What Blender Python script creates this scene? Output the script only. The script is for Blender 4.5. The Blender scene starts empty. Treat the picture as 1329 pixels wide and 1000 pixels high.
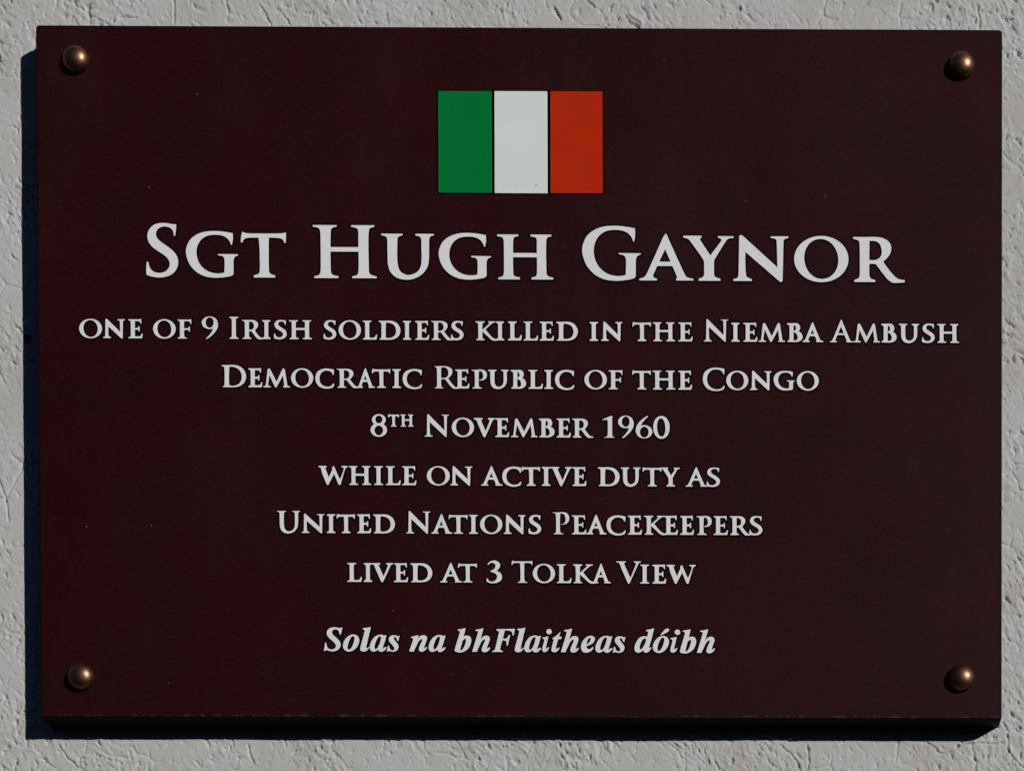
import bpy, bmesh, math
import numpy as np
from mathutils import Matrix, Vector
from mathutils.geometry import delaunay_2d_cdt

scene = bpy.context.scene
C = scene.collection

# ------------------------------------------------------------------ camera, light, exposure
CX, CY, CZ = 0.11987, -0.91420, -0.40636          # below and right of the plaque, lens shifted up
YAW, PITCH, ROLL = math.radians(-0.51985), math.radians(-0.95275), math.radians(-0.03247)
FPX, PPX, PPY = 2795.16, 1076.88, 1800.03         # focal length and principal point, photo pixels
PW, PH = 1329.0, 1000.0
camd = bpy.data.cameras.new('camera')
cam = bpy.data.objects.new('camera', camd)
C.objects.link(cam)
camd.sensor_fit = 'HORIZONTAL'
camd.sensor_width = 36.0
camd.lens = FPX / PW * 36.0
camd.shift_x = (PW / 2 - PPX) / PW
camd.shift_y = (PPY - PH / 2) / PW
camd.clip_start = 0.02
camd.clip_end = 500.0
ROT = (Matrix.Rotation(YAW, 3, 'Z') @ Matrix.Rotation(PITCH, 3, 'X') @ Matrix.Rotation(-ROLL, 3, 'Y'))
cam.matrix_world = Matrix.Translation((CX, CY, CZ)) @ (ROT @ Matrix.Rotation(math.radians(90), 3, 'X')).to_4x4()
scene.camera = cam

SUN = Vector((0.923, -1.0, 0.511)).normalized()   # towards the sun
world = bpy.data.worlds.new('World')
scene.world = world
world.use_nodes = True
wn = world.node_tree.nodes
wn.clear()
wo = wn.new('ShaderNodeOutputWorld')
wb = wn.new('ShaderNodeBackground')
ws = wn.new('ShaderNodeTexSky')
ws.sky_type = 'NISHITA'
ws.sun_disc = False
ws.sun_elevation = math.asin(SUN.z)
ws.sun_rotation = math.atan2(SUN.x, SUN.y)
ws.altitude = 0.0
ws.air_density = 0.45
ws.dust_density = 0.0
ws.ozone_density = 3.0
wb.inputs['Strength'].default_value = 0.05
wl = world.node_tree.links
wc = wn.new('ShaderNodeTexCoord')
wx_ = wn.new('ShaderNodeSeparateXYZ')
wl.new(wc.outputs['Generated'], wx_.inputs[0])
wr = wn.new('ShaderNodeMapRange')                 # low sky dimmed to deepen the shade; stands for unseen ground and street
wr.inputs['From Min'].default_value = 0.10
wr.inputs['From Max'].default_value = 0.30
wr.inputs['To Min'].default_value = 0.04
wl.new(wx_.outputs['Z'], wr.inputs['Value'])
wm = wn.new('ShaderNodeMix')
wm.data_type = 'RGBA'
wm.blend_type = 'MULTIPLY'
wm.inputs['Factor'].default_value = 1.0
wl.new(ws.outputs['Color'], wm.inputs['A'])
wl.new(wr.outputs['Result'], wm.inputs['B'])
wl.new(wm.outputs['Result'], wb.inputs['Color'])
world.node_tree.links.new(wb.outputs['Background'], wo.inputs['Surface'])
sund = bpy.data.lights.new('sun', 'SUN')
sund.energy = 5.0
sund.angle = math.radians(0.5)
sund.color = (1.0, 0.965, 0.92)
sun = bpy.data.objects.new('sun', sund)
sun.rotation_euler = SUN.to_track_quat('Z', 'Y').to_euler()
sun.location = SUN * 3
C.objects.link(sun)
scene.view_settings.view_transform = 'Standard'
scene.view_settings.look = 'None'
scene.view_settings.exposure = -0.70
scene.view_settings.gamma = 1.0
scene.view_settings.use_curve_mapping = False

# ------------------------------------------------------------------ measures
W, H, T = 0.400, 0.28419, 0.0118                  # plaque width, height, thickness
FACE = -T                                         # the plaque's face, wall plane is y = 0


def at(px, py, Y=FACE):
    """point of the plane y = Y that the photo shows at pixel (px, py) -> x, z"""
    d = ROT @ Vector(((px - PPX) / FPX, 1.0, -(py - PPY) / FPX))
    k = (Y - CY) / d.y
    return CX + k * d.x, CZ + k * d.z


MM = W / 1254.0                                   # one photo pixel on the face, in metres

# ------------------------------------------------------------------ helpers


def link_mesh(name, verts, faces, mats, parent=None, mat_idx=None, smooth=False):
    me = bpy.data.meshes.new(name)
    me.from_pydata(verts, [], faces)
    for m in mats:
        me.materials.append(m)
    if mat_idx is not None:
        me.polygons.foreach_set('material_index', mat_idx)
    if smooth:
        me.polygons.foreach_set('use_smooth', [True] * len(me.polygons))
    me.update()
    o = bpy.data.objects.new(name, me)
    C.objects.link(o)
    o.parent = parent
    return o


def from_bm(name, bm, mats, parent=None, smooth=False):
    me = bpy.data.meshes.new(name)
    bm.normal_update()
    bm.to_mesh(me)
    bm.free()
    for m in mats:
        me.materials.append(m)
    if smooth:
        me.polygons.foreach_set('use_smooth', [True] * len(me.polygons))
    o = bpy.data.objects.new(name, me)
    C.objects.link(o)
    o.parent = parent
    return o


class NT:
    def __init__(self, name):
        self.m = bpy.data.materials.new(name)
        self.m.use_nodes = True
        self.t = self.m.node_tree
        self.b = self.t.nodes['Principled BSDF']

    def n(self, kind, **kw):
        nd = self.t.nodes.new(kind)
        for k, v in kw.items():
            if k in nd.inputs:
                nd.inputs[k].default_value = v
            else:
                setattr(nd, k, v)
        return nd

    def l(self, a, b):
        self.t.links.new(a, b)

    def noise(self, scale, detail=4.0, rough=0.6, vec=None):
        nd = self.n('ShaderNodeTexNoise')
        nd.inputs['Scale'].default_value = scale
        nd.inputs['Detail'].default_value = detail
        nd.inputs['Roughness'].default_value = rough
        if vec is not None:
            self.l(vec, nd.inputs['Vector'])
        return nd

    def ramp(self, src, stops):
        r = self.n('ShaderNodeValToRGB')
        e = r.color_ramp.elements
        while len(e) < len(stops):
            e.new(0.5)
        for el, (p, c) in zip(e, stops):
            el.position = p
            el.color = (c[0], c[1], c[2], 1) if len(c) > 1 else (c[0], c[0], c[0], 1)
        self.l(src, r.inputs['Fac'])
        return r

    def obj(self):
        return self.n('ShaderNodeTexCoord').outputs['Object']


def paint(name, lo, hi, rough=0.5, spec=0.3, grain=2600.0, mottle=35.0, bump=0.02, bump_scale=1500.0):
    """painted surface: mottling plus a fine grain between two close colours"""
    k = NT(name)
    v = k.obj()
    a = k.noise(mottle, 5, 0.65, v)
    g = k.noise(grain, 2, 0.5, v)
    mx = k.n('ShaderNodeMath', operation='MULTIPLY_ADD')
    k.l(g.outputs['Fac'], mx.inputs[0])
    mx.inputs[1].default_value = 0.6
    hf = k.n('ShaderNodeMath', operation='MULTIPLY')
    k.l(a.outputs['Fac'], hf.inputs[0])
    hf.inputs[1].default_value = 0.4
    k.l(hf.outputs[0], mx.inputs[2])
    r = k.ramp(mx.outputs[0], [(0.3, lo), (0.7, hi)])
    k.l(r.outputs['Color'], k.b.inputs['Base Color'])
    k.b.inputs['Roughness'].default_value = rough
    k.b.inputs['Specular IOR Level'].default_value = spec
    bp = k.n('ShaderNodeBump')
    bp.inputs['Strength'].default_value = 0.5
    bp.inputs['Distance'].default_value = bump * 0.001
    bn = k.noise(bump_scale, 3, 0.6, v)
    k.l(bn.outputs['Fac'], bp.inputs['Height'])
    k.l(bp.outputs['Normal'], k.b.inputs['Normal'])
    return k


# ------------------------------------------------------------------ materials
def wall_material():
    k = NT('old white masonry paint')
    v = k.obj()
    a = k.noise(26, 6, 0.62, v)
    b = k.noise(420, 4, 0.6, v)
    r1 = k.ramp(a.outputs['Fac'], [(0.30, (0.475, 0.464, 0.438)), (0.5, (0.535, 0.533, 0.522)), (0.68, (0.550, 0.550, 0.565))])
    r2 = k.ramp(b.outputs['Fac'], [(0.30, (0.80, 0.79, 0.77)), (0.46, (0.97, 0.97, 0.97)), (0.75, (1.0, 1.0, 1.0))])
    m = k.n('ShaderNodeMix', data_type='RGBA', blend_type='MULTIPLY')
    m.inputs['Factor'].default_value = 0.55
    k.l(r1.outputs['Color'], m.inputs['A'])
    k.l(r2.outputs['Color'], m.inputs['B'])
    k.l(m.outputs['Result'], k.b.inputs['Base Color'])
    k.b.inputs['Roughness'].default_value = 0.85
    k.b.inputs['Specular IOR Level'].default_value = 0.2
    f = k.noise(1300, 5, 0.7, v)
    bp = k.n('ShaderNodeBump')
    bp.inputs['Strength'].default_value = 0.6
    bp.inputs['Distance'].default_value = 0.00028
    k.l(f.outputs['Fac'], bp.inputs['Height'])
    # coarser render relief outside the finely modelled part round the plaque
    geo = k.n('ShaderNodeSeparateXYZ'); k.l(v, geo.inputs[0])
    ax = k.n('ShaderNodeMath', operation='ABSOLUTE'); k.l(geo.outputs['X'], ax.inputs[0])
    az = k.n('ShaderNodeMath', operation='ABSOLUTE'); k.l(geo.outputs['Z'], az.inputs[0])
    bx = k.n('ShaderNodeMath', operation='SUBTRACT'); k.l(ax.outputs[0], bx.inputs[0]); bx.inputs[1].default_value = 0.262
    bz = k.n('ShaderNodeMath', operation='SUBTRACT'); k.l(az.outputs[0], bz.inputs[0]); bz.inputs[1].default_value = 0.2025
    mxx = k.n('ShaderNodeMath', operation='MAXIMUM'); k.l(bx.outputs[0], mxx.inputs[0]); k.l(bz.outputs[0], mxx.inputs[1])
    out = k.n('ShaderNodeMapRange'); k.l(mxx.outputs[0], out.inputs['Value'])
    out.inputs['From Min'].default_value = -0.022; out.inputs['From Max'].default_value = -0.002
    mp = k.n('ShaderNodeMapping'); k.l(v, mp.inputs['Vector'])
    mp.inputs['Rotation'].default_value = (0, math.radians(-32), 0)
    mp.inputs['Scale'].default_value = (1.0, 1.0, 0.45)
    dn = k.noise(330, 5, 0.6, mp.outputs['Vector'])
    pn = k.noise(40, 3, 0.6, v)
    pr = k.ramp(pn.outputs['Fac'], [(0.35, (0.25,)), (0.65, (1.0,))])
    pm = k.n('ShaderNodeMath', operation='MULTIPLY'); k.l(pr.outputs['Color'], pm.inputs[0]); k.l(out.outputs['Result'], pm.inputs[1])
    dr = k.ramp(dn.outputs['Fac'], [(0.36, (0.0,)), (0.47, (0.75,)), (0.62, (1.0,))])
    dm = k.n('ShaderNodeMath', operation='MULTIPLY'); k.l(dr.outputs['Color'], dm.inputs[0]); k.l(pm.outputs[0], dm.inputs[1])
    b2 = k.n('ShaderNodeBump')
    b2.inputs['Strength'].default_value = 0.8
    b2.inputs['Distance'].default_value = 0.0009
    k.l(dm.outputs[0], b2.inputs['Height']); k.l(bp.outputs['Normal'], b2.inputs['Normal'])
    k.l(b2.outputs['Normal'], k.b.inputs['Normal'])
    return k.m


M_WALL = wall_material()


def board_material():
    """maroon satin laminate: blotchy ageing, film of dust, specks and a worn lower edge"""
    k = NT('maroon satin board')
    v = k.obj()
    a = k.noise(30, 8, 0.72, v)
    g = k.noise(1500, 3, 0.7, v)
    c1 = k.ramp(a.outputs['Fac'], [(0.36, (0.0190, 0.0016, 0.0024)), (0.5, (0.0220, 0.0011, 0.0024)), (0.66, (0.0262, 0.0010, 0.0027))])
    c2 = k.ramp(g.outputs['Fac'], [(0.25, (0.30, 0.32, 0.34)), (0.75, (1.65, 1.62, 1.6))])
    m = k.n('ShaderNodeMix', data_type='RGBA', blend_type='MULTIPLY')
    m.inputs['Factor'].default_value = 1.0
    k.l(c1.outputs['Color'], m.inputs['A']); k.l(c2.outputs['Color'], m.inputs['B'])
    cur = m.outputs['Result']

    def over(fac, col):
        nonlocal cur
        x = k.n('ShaderNodeMix', data_type='RGBA')
        k.l(fac, x.inputs['Factor']); k.l(cur, x.inputs['A'])
        x.inputs['B'].default_value = (*col, 1)
        cur = x.outputs['Result']
    # thin dusty smears
    mp = k.n('ShaderNodeMapping')
    mp.inputs['Scale'].default_value = (1.0, 1.0, 0.45)
    mp.inputs['Rotation'].default_value = (0, math.radians(20), 0)
    k.l(v, mp.inputs['Vector'])
    sm = k.noise(22, 7, 0.72, mp.outputs['Vector'])
    over(k.ramp(sm.outputs['Fac'], [(0.55, (0.0,)), (0.80, (0.05,))]).outputs['Color'], (0.075, 0.068, 0.066))
    # a dark run-off streak at the right edge and a greyish thumb smear
    sp = k.n('ShaderNodeSeparateXYZ'); k.l(v, sp.inputs[0])

    def patch(px, py, rx, rz, peak, col):
        cx, cz = at(px, py)
        u = k.n('ShaderNodeMath', operation='SUBTRACT'); k.l(sp.outputs['X'], u.inputs[0]); u.inputs[1].default_value = cx
        u2 = k.n('ShaderNodeMath', operation='DIVIDE'); k.l(u.outputs[0], u2.inputs[0]); u2.inputs[1].default_value = rx * MM
        w = k.n('ShaderNodeMath', operation='SUBTRACT'); k.l(sp.outputs['Z'], w.inputs[0]); w.inputs[1].default_value = cz
        w2 = k.n('ShaderNodeMath', operation='DIVIDE'); k.l(w.outputs[0], w2.inputs[0]); w2.inputs[1].default_value = rz * MM
        uu = k.n('ShaderNodeMath', operation='MULTIPLY'); k.l(u2.outputs[0], uu.inputs[0]); k.l(u2.outputs[0], uu.inputs[1])
        ww = k.n('ShaderNodeMath', operation='MULTIPLY_ADD'); k.l(w2.outputs[0], ww.inputs[0]); k.l(w2.outputs[0], ww.inputs[1]); k.l(uu.outputs[0], ww.inputs[2])
        pn = k.noise(110, 5, 0.7, v)
        s_ = k.n('ShaderNodeMath', operation='MULTIPLY_ADD'); k.l(pn.outputs['Fac'], s_.inputs[0]); s_.inputs[1].default_value = 1.4; k.l(ww.outputs[0], s_.inputs[2])
        over(k.ramp(s_.outputs[0], [(0.70, (peak,)), (1.55, (0.0,))]).outputs['Color'], col)
    patch(1262, 241, 105, 12, 0.75, (0.007, 0.0025, 0.004))
    patch(1182, 596, 20, 48, 0.07, (0.06, 0.055, 0.055))
    # specks of dust
    vo = k.n('ShaderNodeTexVoronoi')
    vo.inputs['Scale'].default_value = 150.0
    k.l(v, vo.inputs['Vector'])
    pick = k.n('ShaderNodeSeparateColor'); k.l(vo.outputs['Color'], pick.inputs[0])
    keep = k.n('ShaderNodeMath', operation='GREATER_THAN'); k.l(pick.outputs[0], keep.inputs[0]); keep.inputs[1].default_value = 0.96
    dot = k.ramp(vo.outputs['Distance'], [(0.03, (0.5,)), (0.07, (0.0,))])
    dm = k.n('ShaderNodeMath', operation='MULTIPLY'); k.l(dot.outputs['Color'], dm.inputs[0]); k.l(keep.outputs[0], dm.inputs[1])
    over(dm.outputs[0], (0.16, 0.13, 0.13))
    # the worn line along the foot of the board
    sep = k.n('ShaderNodeSeparateXYZ'); k.l(v, sep.inputs[0])
    ed = k.n('ShaderNodeMapRange'); k.l(sep.outputs['Z'], ed.inputs['Value'])
    ed.inputs['From Min'].default_value = -H / 2 + 0.0011
    ed.inputs['From Max'].default_value = -H / 2 + 0.0003
    en = k.noise(300, 4, 0.7, v)
    er = k.ramp(en.outputs['Fac'], [(0.50, (0.0,)), (0.68, (0.75,))])
    em = k.n('ShaderNodeMath', operation='MULTIPLY'); k.l(ed.outputs['Result'], em.inputs[0]); k.l(er.outputs['Color'], em.inputs[1])
    over(em.outputs[0], (0.085, 0.075, 0.075))
    k.l(cur, k.b.inputs['Base Color'])
    r = k.ramp(sm.outputs['Fac'], [(0.35, (0.48,)), (0.7, (0.62,))])
    k.l(r.outputs['Color'], k.b.inputs['Roughness'])
    k.b.inputs['Specular IOR Level'].default_value = 0.13
    bp = k.n('ShaderNodeBump')
    bp.inputs['Strength'].default_value = 0.6
    bp.inputs['Distance'].default_value = 0.00002
    bn = k.noise(900, 4, 0.7, v)
    k.l(bn.outputs['Fac'], bp.inputs['Height']); k.l(bp.outputs['Normal'], k.b.inputs['Normal'])
    return k.m


M_BOARD = board_material()
M_WHITE = paint('white lettering', (0.765, 0.77, 0.80), (0.875, 0.88, 0.91), rough=0.5, spec=0.2, grain=1800).m
M_HALO_AND_BACKING = paint('black halo and flag backing', (0.0012, 0.0008, 0.0008), (0.0022, 0.0015, 0.0015), rough=0.9, spec=0.0).m  # dark halo round the letters put into the colour; also backs the flag
M_CORE = paint('black board core', (0.0050, 0.0045, 0.0050), (0.0085, 0.0080, 0.0090), rough=0.7, spec=0.04).m
M_GREEN = paint('green enamel', (0.0002, 0.165, 0.032), (0.0006, 0.212, 0.046), rough=0.55, spec=0.06).m
M_RED = paint('orange red enamel', (0.43, 0.0200, 0.0020), (0.55, 0.0300, 0.0035), rough=0.55, spec=0.06).m


def white_stripe_material(seg):
    """white enamel with a few short dark scuffs near its foot"""
    k = paint('white enamel with scuffs', (0.72, 0.765, 0.785), (0.82, 0.86, 0.88), rough=0.5, spec=0.3)
    v = k.obj()
    base = k.b.inputs['Base Color'].links[0].from_socket
    w = k.noise(900, 3, 0.6, v)
    cur = base
    sep = k.n('ShaderNodeSeparateXYZ')
    k.l(v, sep.inputs[0])
    for (x, z, lx, lz, tilt, dark) in seg:
        dx = k.n('ShaderNodeMath', operation='SUBTRACT'); k.l(sep.outputs['X'], dx.inputs[0]); dx.inputs[1].default_value = x
        dz = k.n('ShaderNodeMath', operation='SUBTRACT'); k.l(sep.outputs['Z'], dz.inputs[0]); dz.inputs[1].default_value = z
        t = k.n('ShaderNodeMath', operation='MULTIPLY_ADD'); k.l(dx.outputs[0], t.inputs[0]); t.inputs[1].default_value = -tilt; k.l(dz.outputs[0], t.inputs[2])
        a = k.n('ShaderNodeMath', operation='DIVIDE'); k.l(dx.outputs[0], a.inputs[0]); a.inputs[1].default_value = lx
        b = k.n('ShaderNodeMath', operation='DIVIDE'); k.l(t.outputs[0], b.inputs[0]); b.inputs[1].default_value = lz
        a2 = k.n('ShaderNodeMath', operation='MULTIPLY'); k.l(a.outputs[0], a2.inputs[0]); k.l(a.outputs[0], a2.inputs[1])
        b2 = k.n('ShaderNodeMath', operation='MULTIPLY_ADD'); k.l(b.outputs[0], b2.inputs[0]); k.l(b.outputs[0], b2.inputs[1]); k.l(a2.outputs[0], b2.inputs[2])
        nz = k.n('ShaderNodeMath', operation='MULTIPLY_ADD'); k.l(w.outputs['Fac'], nz.inputs[0]); nz.inputs[1].default_value = 1.2; k.l(b2.outputs[0], nz.inputs[2])
        r = k.ramp(nz.outputs[0], [(0.75, (dark,)), (1.25, (0.0,))])
        m = k.n('ShaderNodeMix', data_type='RGBA')
        k.l(r.outputs['Color'], m.inputs['Factor'])
        k.l(cur, m.inputs['A'])
        m.inputs['B'].default_value = (0.06, 0.06, 0.07, 1)
        cur = m.outputs['Result']
    k.l(cur, k.b.inputs['Base Color'])
    return k.m


def copper_material():
    k = NT('bronzed copper')
    oi = k.n('ShaderNodeObjectInfo')
    ad = k.n('ShaderNodeVectorMath', operation='ADD')
    k.l(k.obj(), ad.inputs[0]); k.l(oi.outputs['Location'], ad.inputs[1])   # every cap tarnished its own way
    v = ad.outputs[0]
    a = k.noise(420, 5, 0.65, v)
    r = k.ramp(a.outputs['Fac'], [(0.3, (0.16, 0.078, 0.045)), (0.7, (0.31, 0.155, 0.092))])
    k.l(r.outputs['Color'], k.b.inputs['Base Color'])
    k.b.inputs['Metallic'].default_value = 1.0
    r2 = k.ramp(a.outputs['Fac'], [(0.3, (0.46,)), (0.7, (0.36,))])
    k.l(r2.outputs['Color'], k.b.inputs['Roughness'])
    bp = k.n('ShaderNodeBump')
    bp.inputs['Strength'].default_value = 0.3
    bp.inputs['Distance'].default_value = 0.0001
    f = k.noise(1100, 3, 0.6, v)
    k.l(f.outputs['Fac'], bp.inputs['Height'])
    k.l(bp.outputs['Normal'], k.b.inputs['Normal'])
    return k.m


M_COPPER = copper_material()

# ------------------------------------------------------------------ the wall


def grad_noise(x, z, seed):
    """2-D gradient noise on arrays, about -0.7..0.7"""
    xi, zi = np.floor(x).astype(np.int64), np.floor(z).astype(np.int64)
    fx, fz = x - xi, z - zi

    def g(ix, iz, dx, dz):
        hsh = (ix * 374761393 + iz * 668265263 + seed * 1442695041) & 0xFFFFFFFF
        hsh = ((hsh ^ (hsh >> 13)) * 1274126177) & 0xFFFFFFFF
        hsh = hsh ^ (hsh >> 16)
        an = (hsh & 0xFFFF) / 65536.0 * 2 * math.pi
        return np.cos(an) * dx + np.sin(an) * dz
    u = fx * fx * fx * (fx * (fx * 6 - 15) + 10)
    w = fz * fz * fz * (fz * (fz * 6 - 15) + 10)
    a = g(xi, zi, fx, fz); b = g(xi + 1, zi, fx - 1, fz)
    c = g(xi, zi + 1, fx, fz - 1); d = g(xi + 1, zi + 1, fx - 1, fz - 1)
    return (a * (1 - u) + b * u) * (1 - w) + (c * (1 - u) + d * u) * w


def fbm(x, z, seed, octv=4):
    s, amp, f = 0, 1.0, 1.0
    for i in range(octv):
        s = s + amp * grad_noise(x * f, z * f, seed + i * 17)
        amp *= 0.5
        f *= 2.03
    return s


def sstep(a, b, v):
    t = np.clip((v - a) / (b - a), 0, 1)
    return t * t * (3 - 2 * t)


# cracks of the paint skin, traced as lines on the wall (photo pixels of the wall plane)
CRACKS = [
    [(96, -6), (97, 5), (100, 9), (106, 11), (115, 20), (124, 23), (129, 26), (140, 32)],
    [(155, 24), (163, 22), (171, 24), (178, 23)],
    [(1269, 8), (1270, 17), (1271, 27), (1271, 36)],
    [(1298, 22), (1305, 25), (1314, 26)],
    [(1301, 936), (1308, 948), (1308, 962), (1309, 975), (1318, 986), (1332, 998)],
    [(1203, 963), (1215, 970), (1219, 977), (1227, 978), (1240, 970), (1254, 965), (1272, 964), (1290, 965), (1303, 963)],
    [(1261, 966), (1264, 978), (1267, 992), (1266, 1006)],
    [(1047, 966), (1050, 978), (1050, 988), (1046, 1004)],
    [(1012, 966), (1027, 978), (1035, 988), (1040, 1000)],
    [(928, 988), (934, 998), (936, 1008)],
    [(322, 966), (325, 978), (329, 990)],
    [(76, 966), (88, 984), (101, 995)],
    [(20, 1002), (18, 994), (22, 985)],
    [(335, 6), (342, 14), (348, 24), (352, 34)],
    [(368, 20), (373, 27), (377, 33)],
    [(292, -2), (296, 10), (297, 18)],
    [(718, 8), (724, 18), (728, 26)],
    [(758, -4), (765, 4), (772, 9)],
    [(832, 10), (838, 16), (842, 24)],
    [(225, -4), (226, 12), (226, 30)],
    [(-8, 610), (2, 630), (8, 650), (11, 676)],
]
PITS = [(10, 32, 6, 2.6, -52, 0.7), (17, 49, 3.2, 1.8, -35, 0.4), (29, 33, 3, 1.6, -60, 0.35), (59, 18, 4, 1.6, -75, 0.35),
        (39, 51, 4, 1.6, -55, 0.4), (147, 27, 3.5, 1.8, 60, 0.4), (259, 12, 7, 3.2, -30, 0.5), (295, 27, 3.5, 1.7, -60, 0.5),
        (316, 23, 4, 1.7, -55, 0.45), (1321, 71, 3.0, 2.0, -30, 0.6), (1321, 368, 4, 2, -50, 0.6), (1306, 470, 2.6, 2, 0, 0.6),
        (1316, 583, 4, 2.2, -60, 0.6), (1317, 602, 3, 1.5, -65, 0.5), (1324, 635, 1.8, 1.4, 0, 0.5), (1316, 640, 2, 1.3, -40, 0.5),
        (838, 14, 6, 2, -40, 0.6), (751, 15, 4.5, 3, -70, 0.5), (722, 18, 8, 2.2, -52, 0.6), (388, 974, 2, 1.6, 0, 0.5),
        (457, 975, 2, 1.6, 0, 0.5), (1036, 980, 6, 2.4, -58, 0.6), (1048, 972, 3, 2.4, 0, 0.7), (12, 400, 4, 2, -60, 0.5)]


def build_wall():
    D = 0.00042
    x0, x1, z0, z1 = -0.262, 0.262, -0.205, 0.200

    def axis(a, b):
        mid = np.arange(a, b, D)
        lo, hi, s = [], [], D
        va, vb = a, mid[-1]
        while vb < 1.15:
            s *= 1.22
            va -= s; vb += s
            lo.append(va); hi.append(vb)
        return np.concatenate([np.array(lo[::-1]), mid, np.array(hi)])
    ax, az = axis(x0, x1), axis(z0, z1)
    X, Z = np.meshgrid(ax, az)
    nz_, nx_ = X.shape
    # trowelled, many times painted render: flat patches, diagonal drags and clusters of pits
    wx = X + 0.004 * fbm(X / 0.018, Z / 0.018, 3, 3)
    wz = Z + 0.004 * fbm(X / 0.018, Z / 0.018, 9, 3)
    th = math.radians(-58)
    u = (wx * math.cos(th) + wz * math.sin(th))
    v = (-wx * math.sin(th) + wz * math.cos(th))
    rough = sstep(-0.28, 0.30, fbm(X / 0.032, Z / 0.032, 21, 3))          # where it is rougher
    und = 0.00045 * fbm(X / 0.055, Z / 0.055, 5, 3)
    drag = fbm(u / 0.0060, v / 0.0020, 31, 3)
    pit = fbm(u / 0.0042, v / 0.0019, 47, 3)
    lump = fbm(wx / 0.0036, wz / 0.0036, 61, 4)
    y = und
    y = y + rough * (0.00026 * drag + 0.00030 * lump)
    y = y - (0.25 + 0.75 * rough) * 0.00095 * sstep(0.33, 0.50, pit)
    y = y + rough * 0.00030 * sstep(0.34, 0.62, drag)
    y = y + (0.3 + rough) * 0.00011 * fbm(u / 0.0030, v / 0.0011, 53, 2)
    # network of hairline cracks in the paint skin, open only in patches
    gx, gz = wx / 0.013, wz / 0.013
    ix0, iz0 = np.floor(gx).astype(np.int64), np.floor(gz).astype(np.int64)
    f1 = np.full(X.shape, 9.0); f2 = np.full(X.shape, 9.0)
    for di in (-1, 0, 1):
        for dj in (-1, 0, 1):
            hsh = ((ix0 + di) * 374761393 + (iz0 + dj) * 668265263 + 7919) & 0xFFFFFFFF
            hsh = ((hsh ^ (hsh >> 13)) * 1274126177) & 0xFFFFFFFF
            hsh = hsh ^ (hsh >> 16)
            d = np.hypot(ix0 + di + (hsh & 0xFF) / 256.0 - gx, iz0 + dj + ((hsh >> 8) & 0xFF) / 256.0 - gz)
            f2 = np.where(d < f1, f1, np.minimum(f2, d)); f1 = np.minimum(f1, d)
    crack = (f2 - f1) * 0.0065
    openm = sstep(0.02, 0.30, fbm(X / 0.024, Z / 0.024, 131, 3))
    y = y - openm * 0.00055 * np.exp(-(crack / 0.00028) ** 2)
    y = y + (0.00005 + 0.00007 * rough) * fbm(X / 0.0013, Z / 0.0013, 77, 2)

    # the fine relief lives where the mesh is fine; further out the material's bump carries it
    fade = 1 - sstep(-0.022, -0.002, np.maximum(np.abs(X) - 0.262, np.abs(Z + 0.0025) - 0.2025))
    y = und + (y - und) * fade

    def dist_poly(px, pz, pts):
        best = np.full(px.shape, 1e9); side = np.zeros(px.shape)
        for (ax_, az_), (bx, bz) in zip(pts[:-1], pts[1:]):
            dx, dz = bx - ax_, bz - az_
            L = dx * dx + dz * dz
            t = np.clip(((px - ax_) * dx + (pz - az_) * dz) / L, 0, 1)
            d = np.hypot(px - ax_ - t * dx, pz - az_ - t * dz)
            s = np.sign(dx * (pz - az_) - dz * (px - ax_))
            m = d < best
            best = np.where(m, d, best); side = np.where(m, s, side)
        return best, side
    jx = X + 0.0006 * fbm(X / 0.003, Z / 0.003, 91, 2)
    jz = Z + 0.0006 * fbm(X / 0.003, Z / 0.003, 95, 2)
    for k, line in enumerate(CRACKS):
        pts = [at(a, b, 0.0) for a, b in line]
        mx = [p[0] for p in pts]; mz = [p[1] for p in pts]
        ix = np.searchsorted(ax, [min(mx) - 0.006, max(mx) + 0.006])
        iz = np.searchsorted(az, [min(mz) - 0.006, max(mz) + 0.006])
        sl = (slice(iz[0], iz[1]), slice(ix[0], ix[1]))
        if X[sl].size == 0:
            continue
        d, s = dist_poly(jx[sl], jz[sl], pts)
        y[sl] += -0.00085 * np.exp(-(d / 0.00030) ** 2) + np.where(s > 0, 1, 0.2) * 0.00011 * np.exp(-((d - 0.0006) / 0.0009) ** 2) * (d > 0.0003)
    for (a, b, r1, r2, ang, dep) in PITS:
        cx, cz = at(a, b, 0.0)
        ca, sa = math.cos(math.radians(ang)), math.sin(math.radians(ang))
        ix = np.searchsorted(ax, [cx - 0.008, cx + 0.008]); iz = np.searchsorted(az, [cz - 0.008, cz + 0.008])
        sl = (slice(iz[0], iz[1]), slice(ix[0], ix[1]))
        if X[sl].size == 0:
            continue
        dx, dz = jx[sl] - cx, jz[sl] - cz
        p = np.hypot((dx * ca + dz * sa) / (r1 * MM), (-dx * sa + dz * ca) / (r2 * MM))
        y[sl] += -dep * 0.001 * np.exp(-p ** 2.4) + 0.2 * dep * 0.001 * np.exp(-((p - 1.5) / 0.45) ** 2) * (dz * ca - dx * sa < 0)
    # an old plug hole beside the plaque, inside its shadow
    cx, cz = at(36, 441, 0.0)
    d = np.hypot(jx - cx, (jz - cz) * 0.85)
    y = y - 0.0035 * (1 - sstep(0.0010, 0.0019, d))
    y = np.where((np.abs(X) < W / 2 - 0.004) & (np.abs(Z) < H / 2 - 0.004), np.minimum(y, -0.0002), y)
    n = nx_ * nz_
    co = np.empty((n + 8, 3), dtype=np.float32)
    co[:n, 0] = X.ravel(); co[:n, 1] = -y.ravel(); co[:n, 2] = Z.ravel()
    idx = np.arange(n).reshape(nz_, nx_)
    q = np.stack([idx[:-1, :-1], idx[:-1, 1:], idx[1:, 1:], idx[1:, :-1]], axis=-1).reshape(-1, 4)
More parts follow.
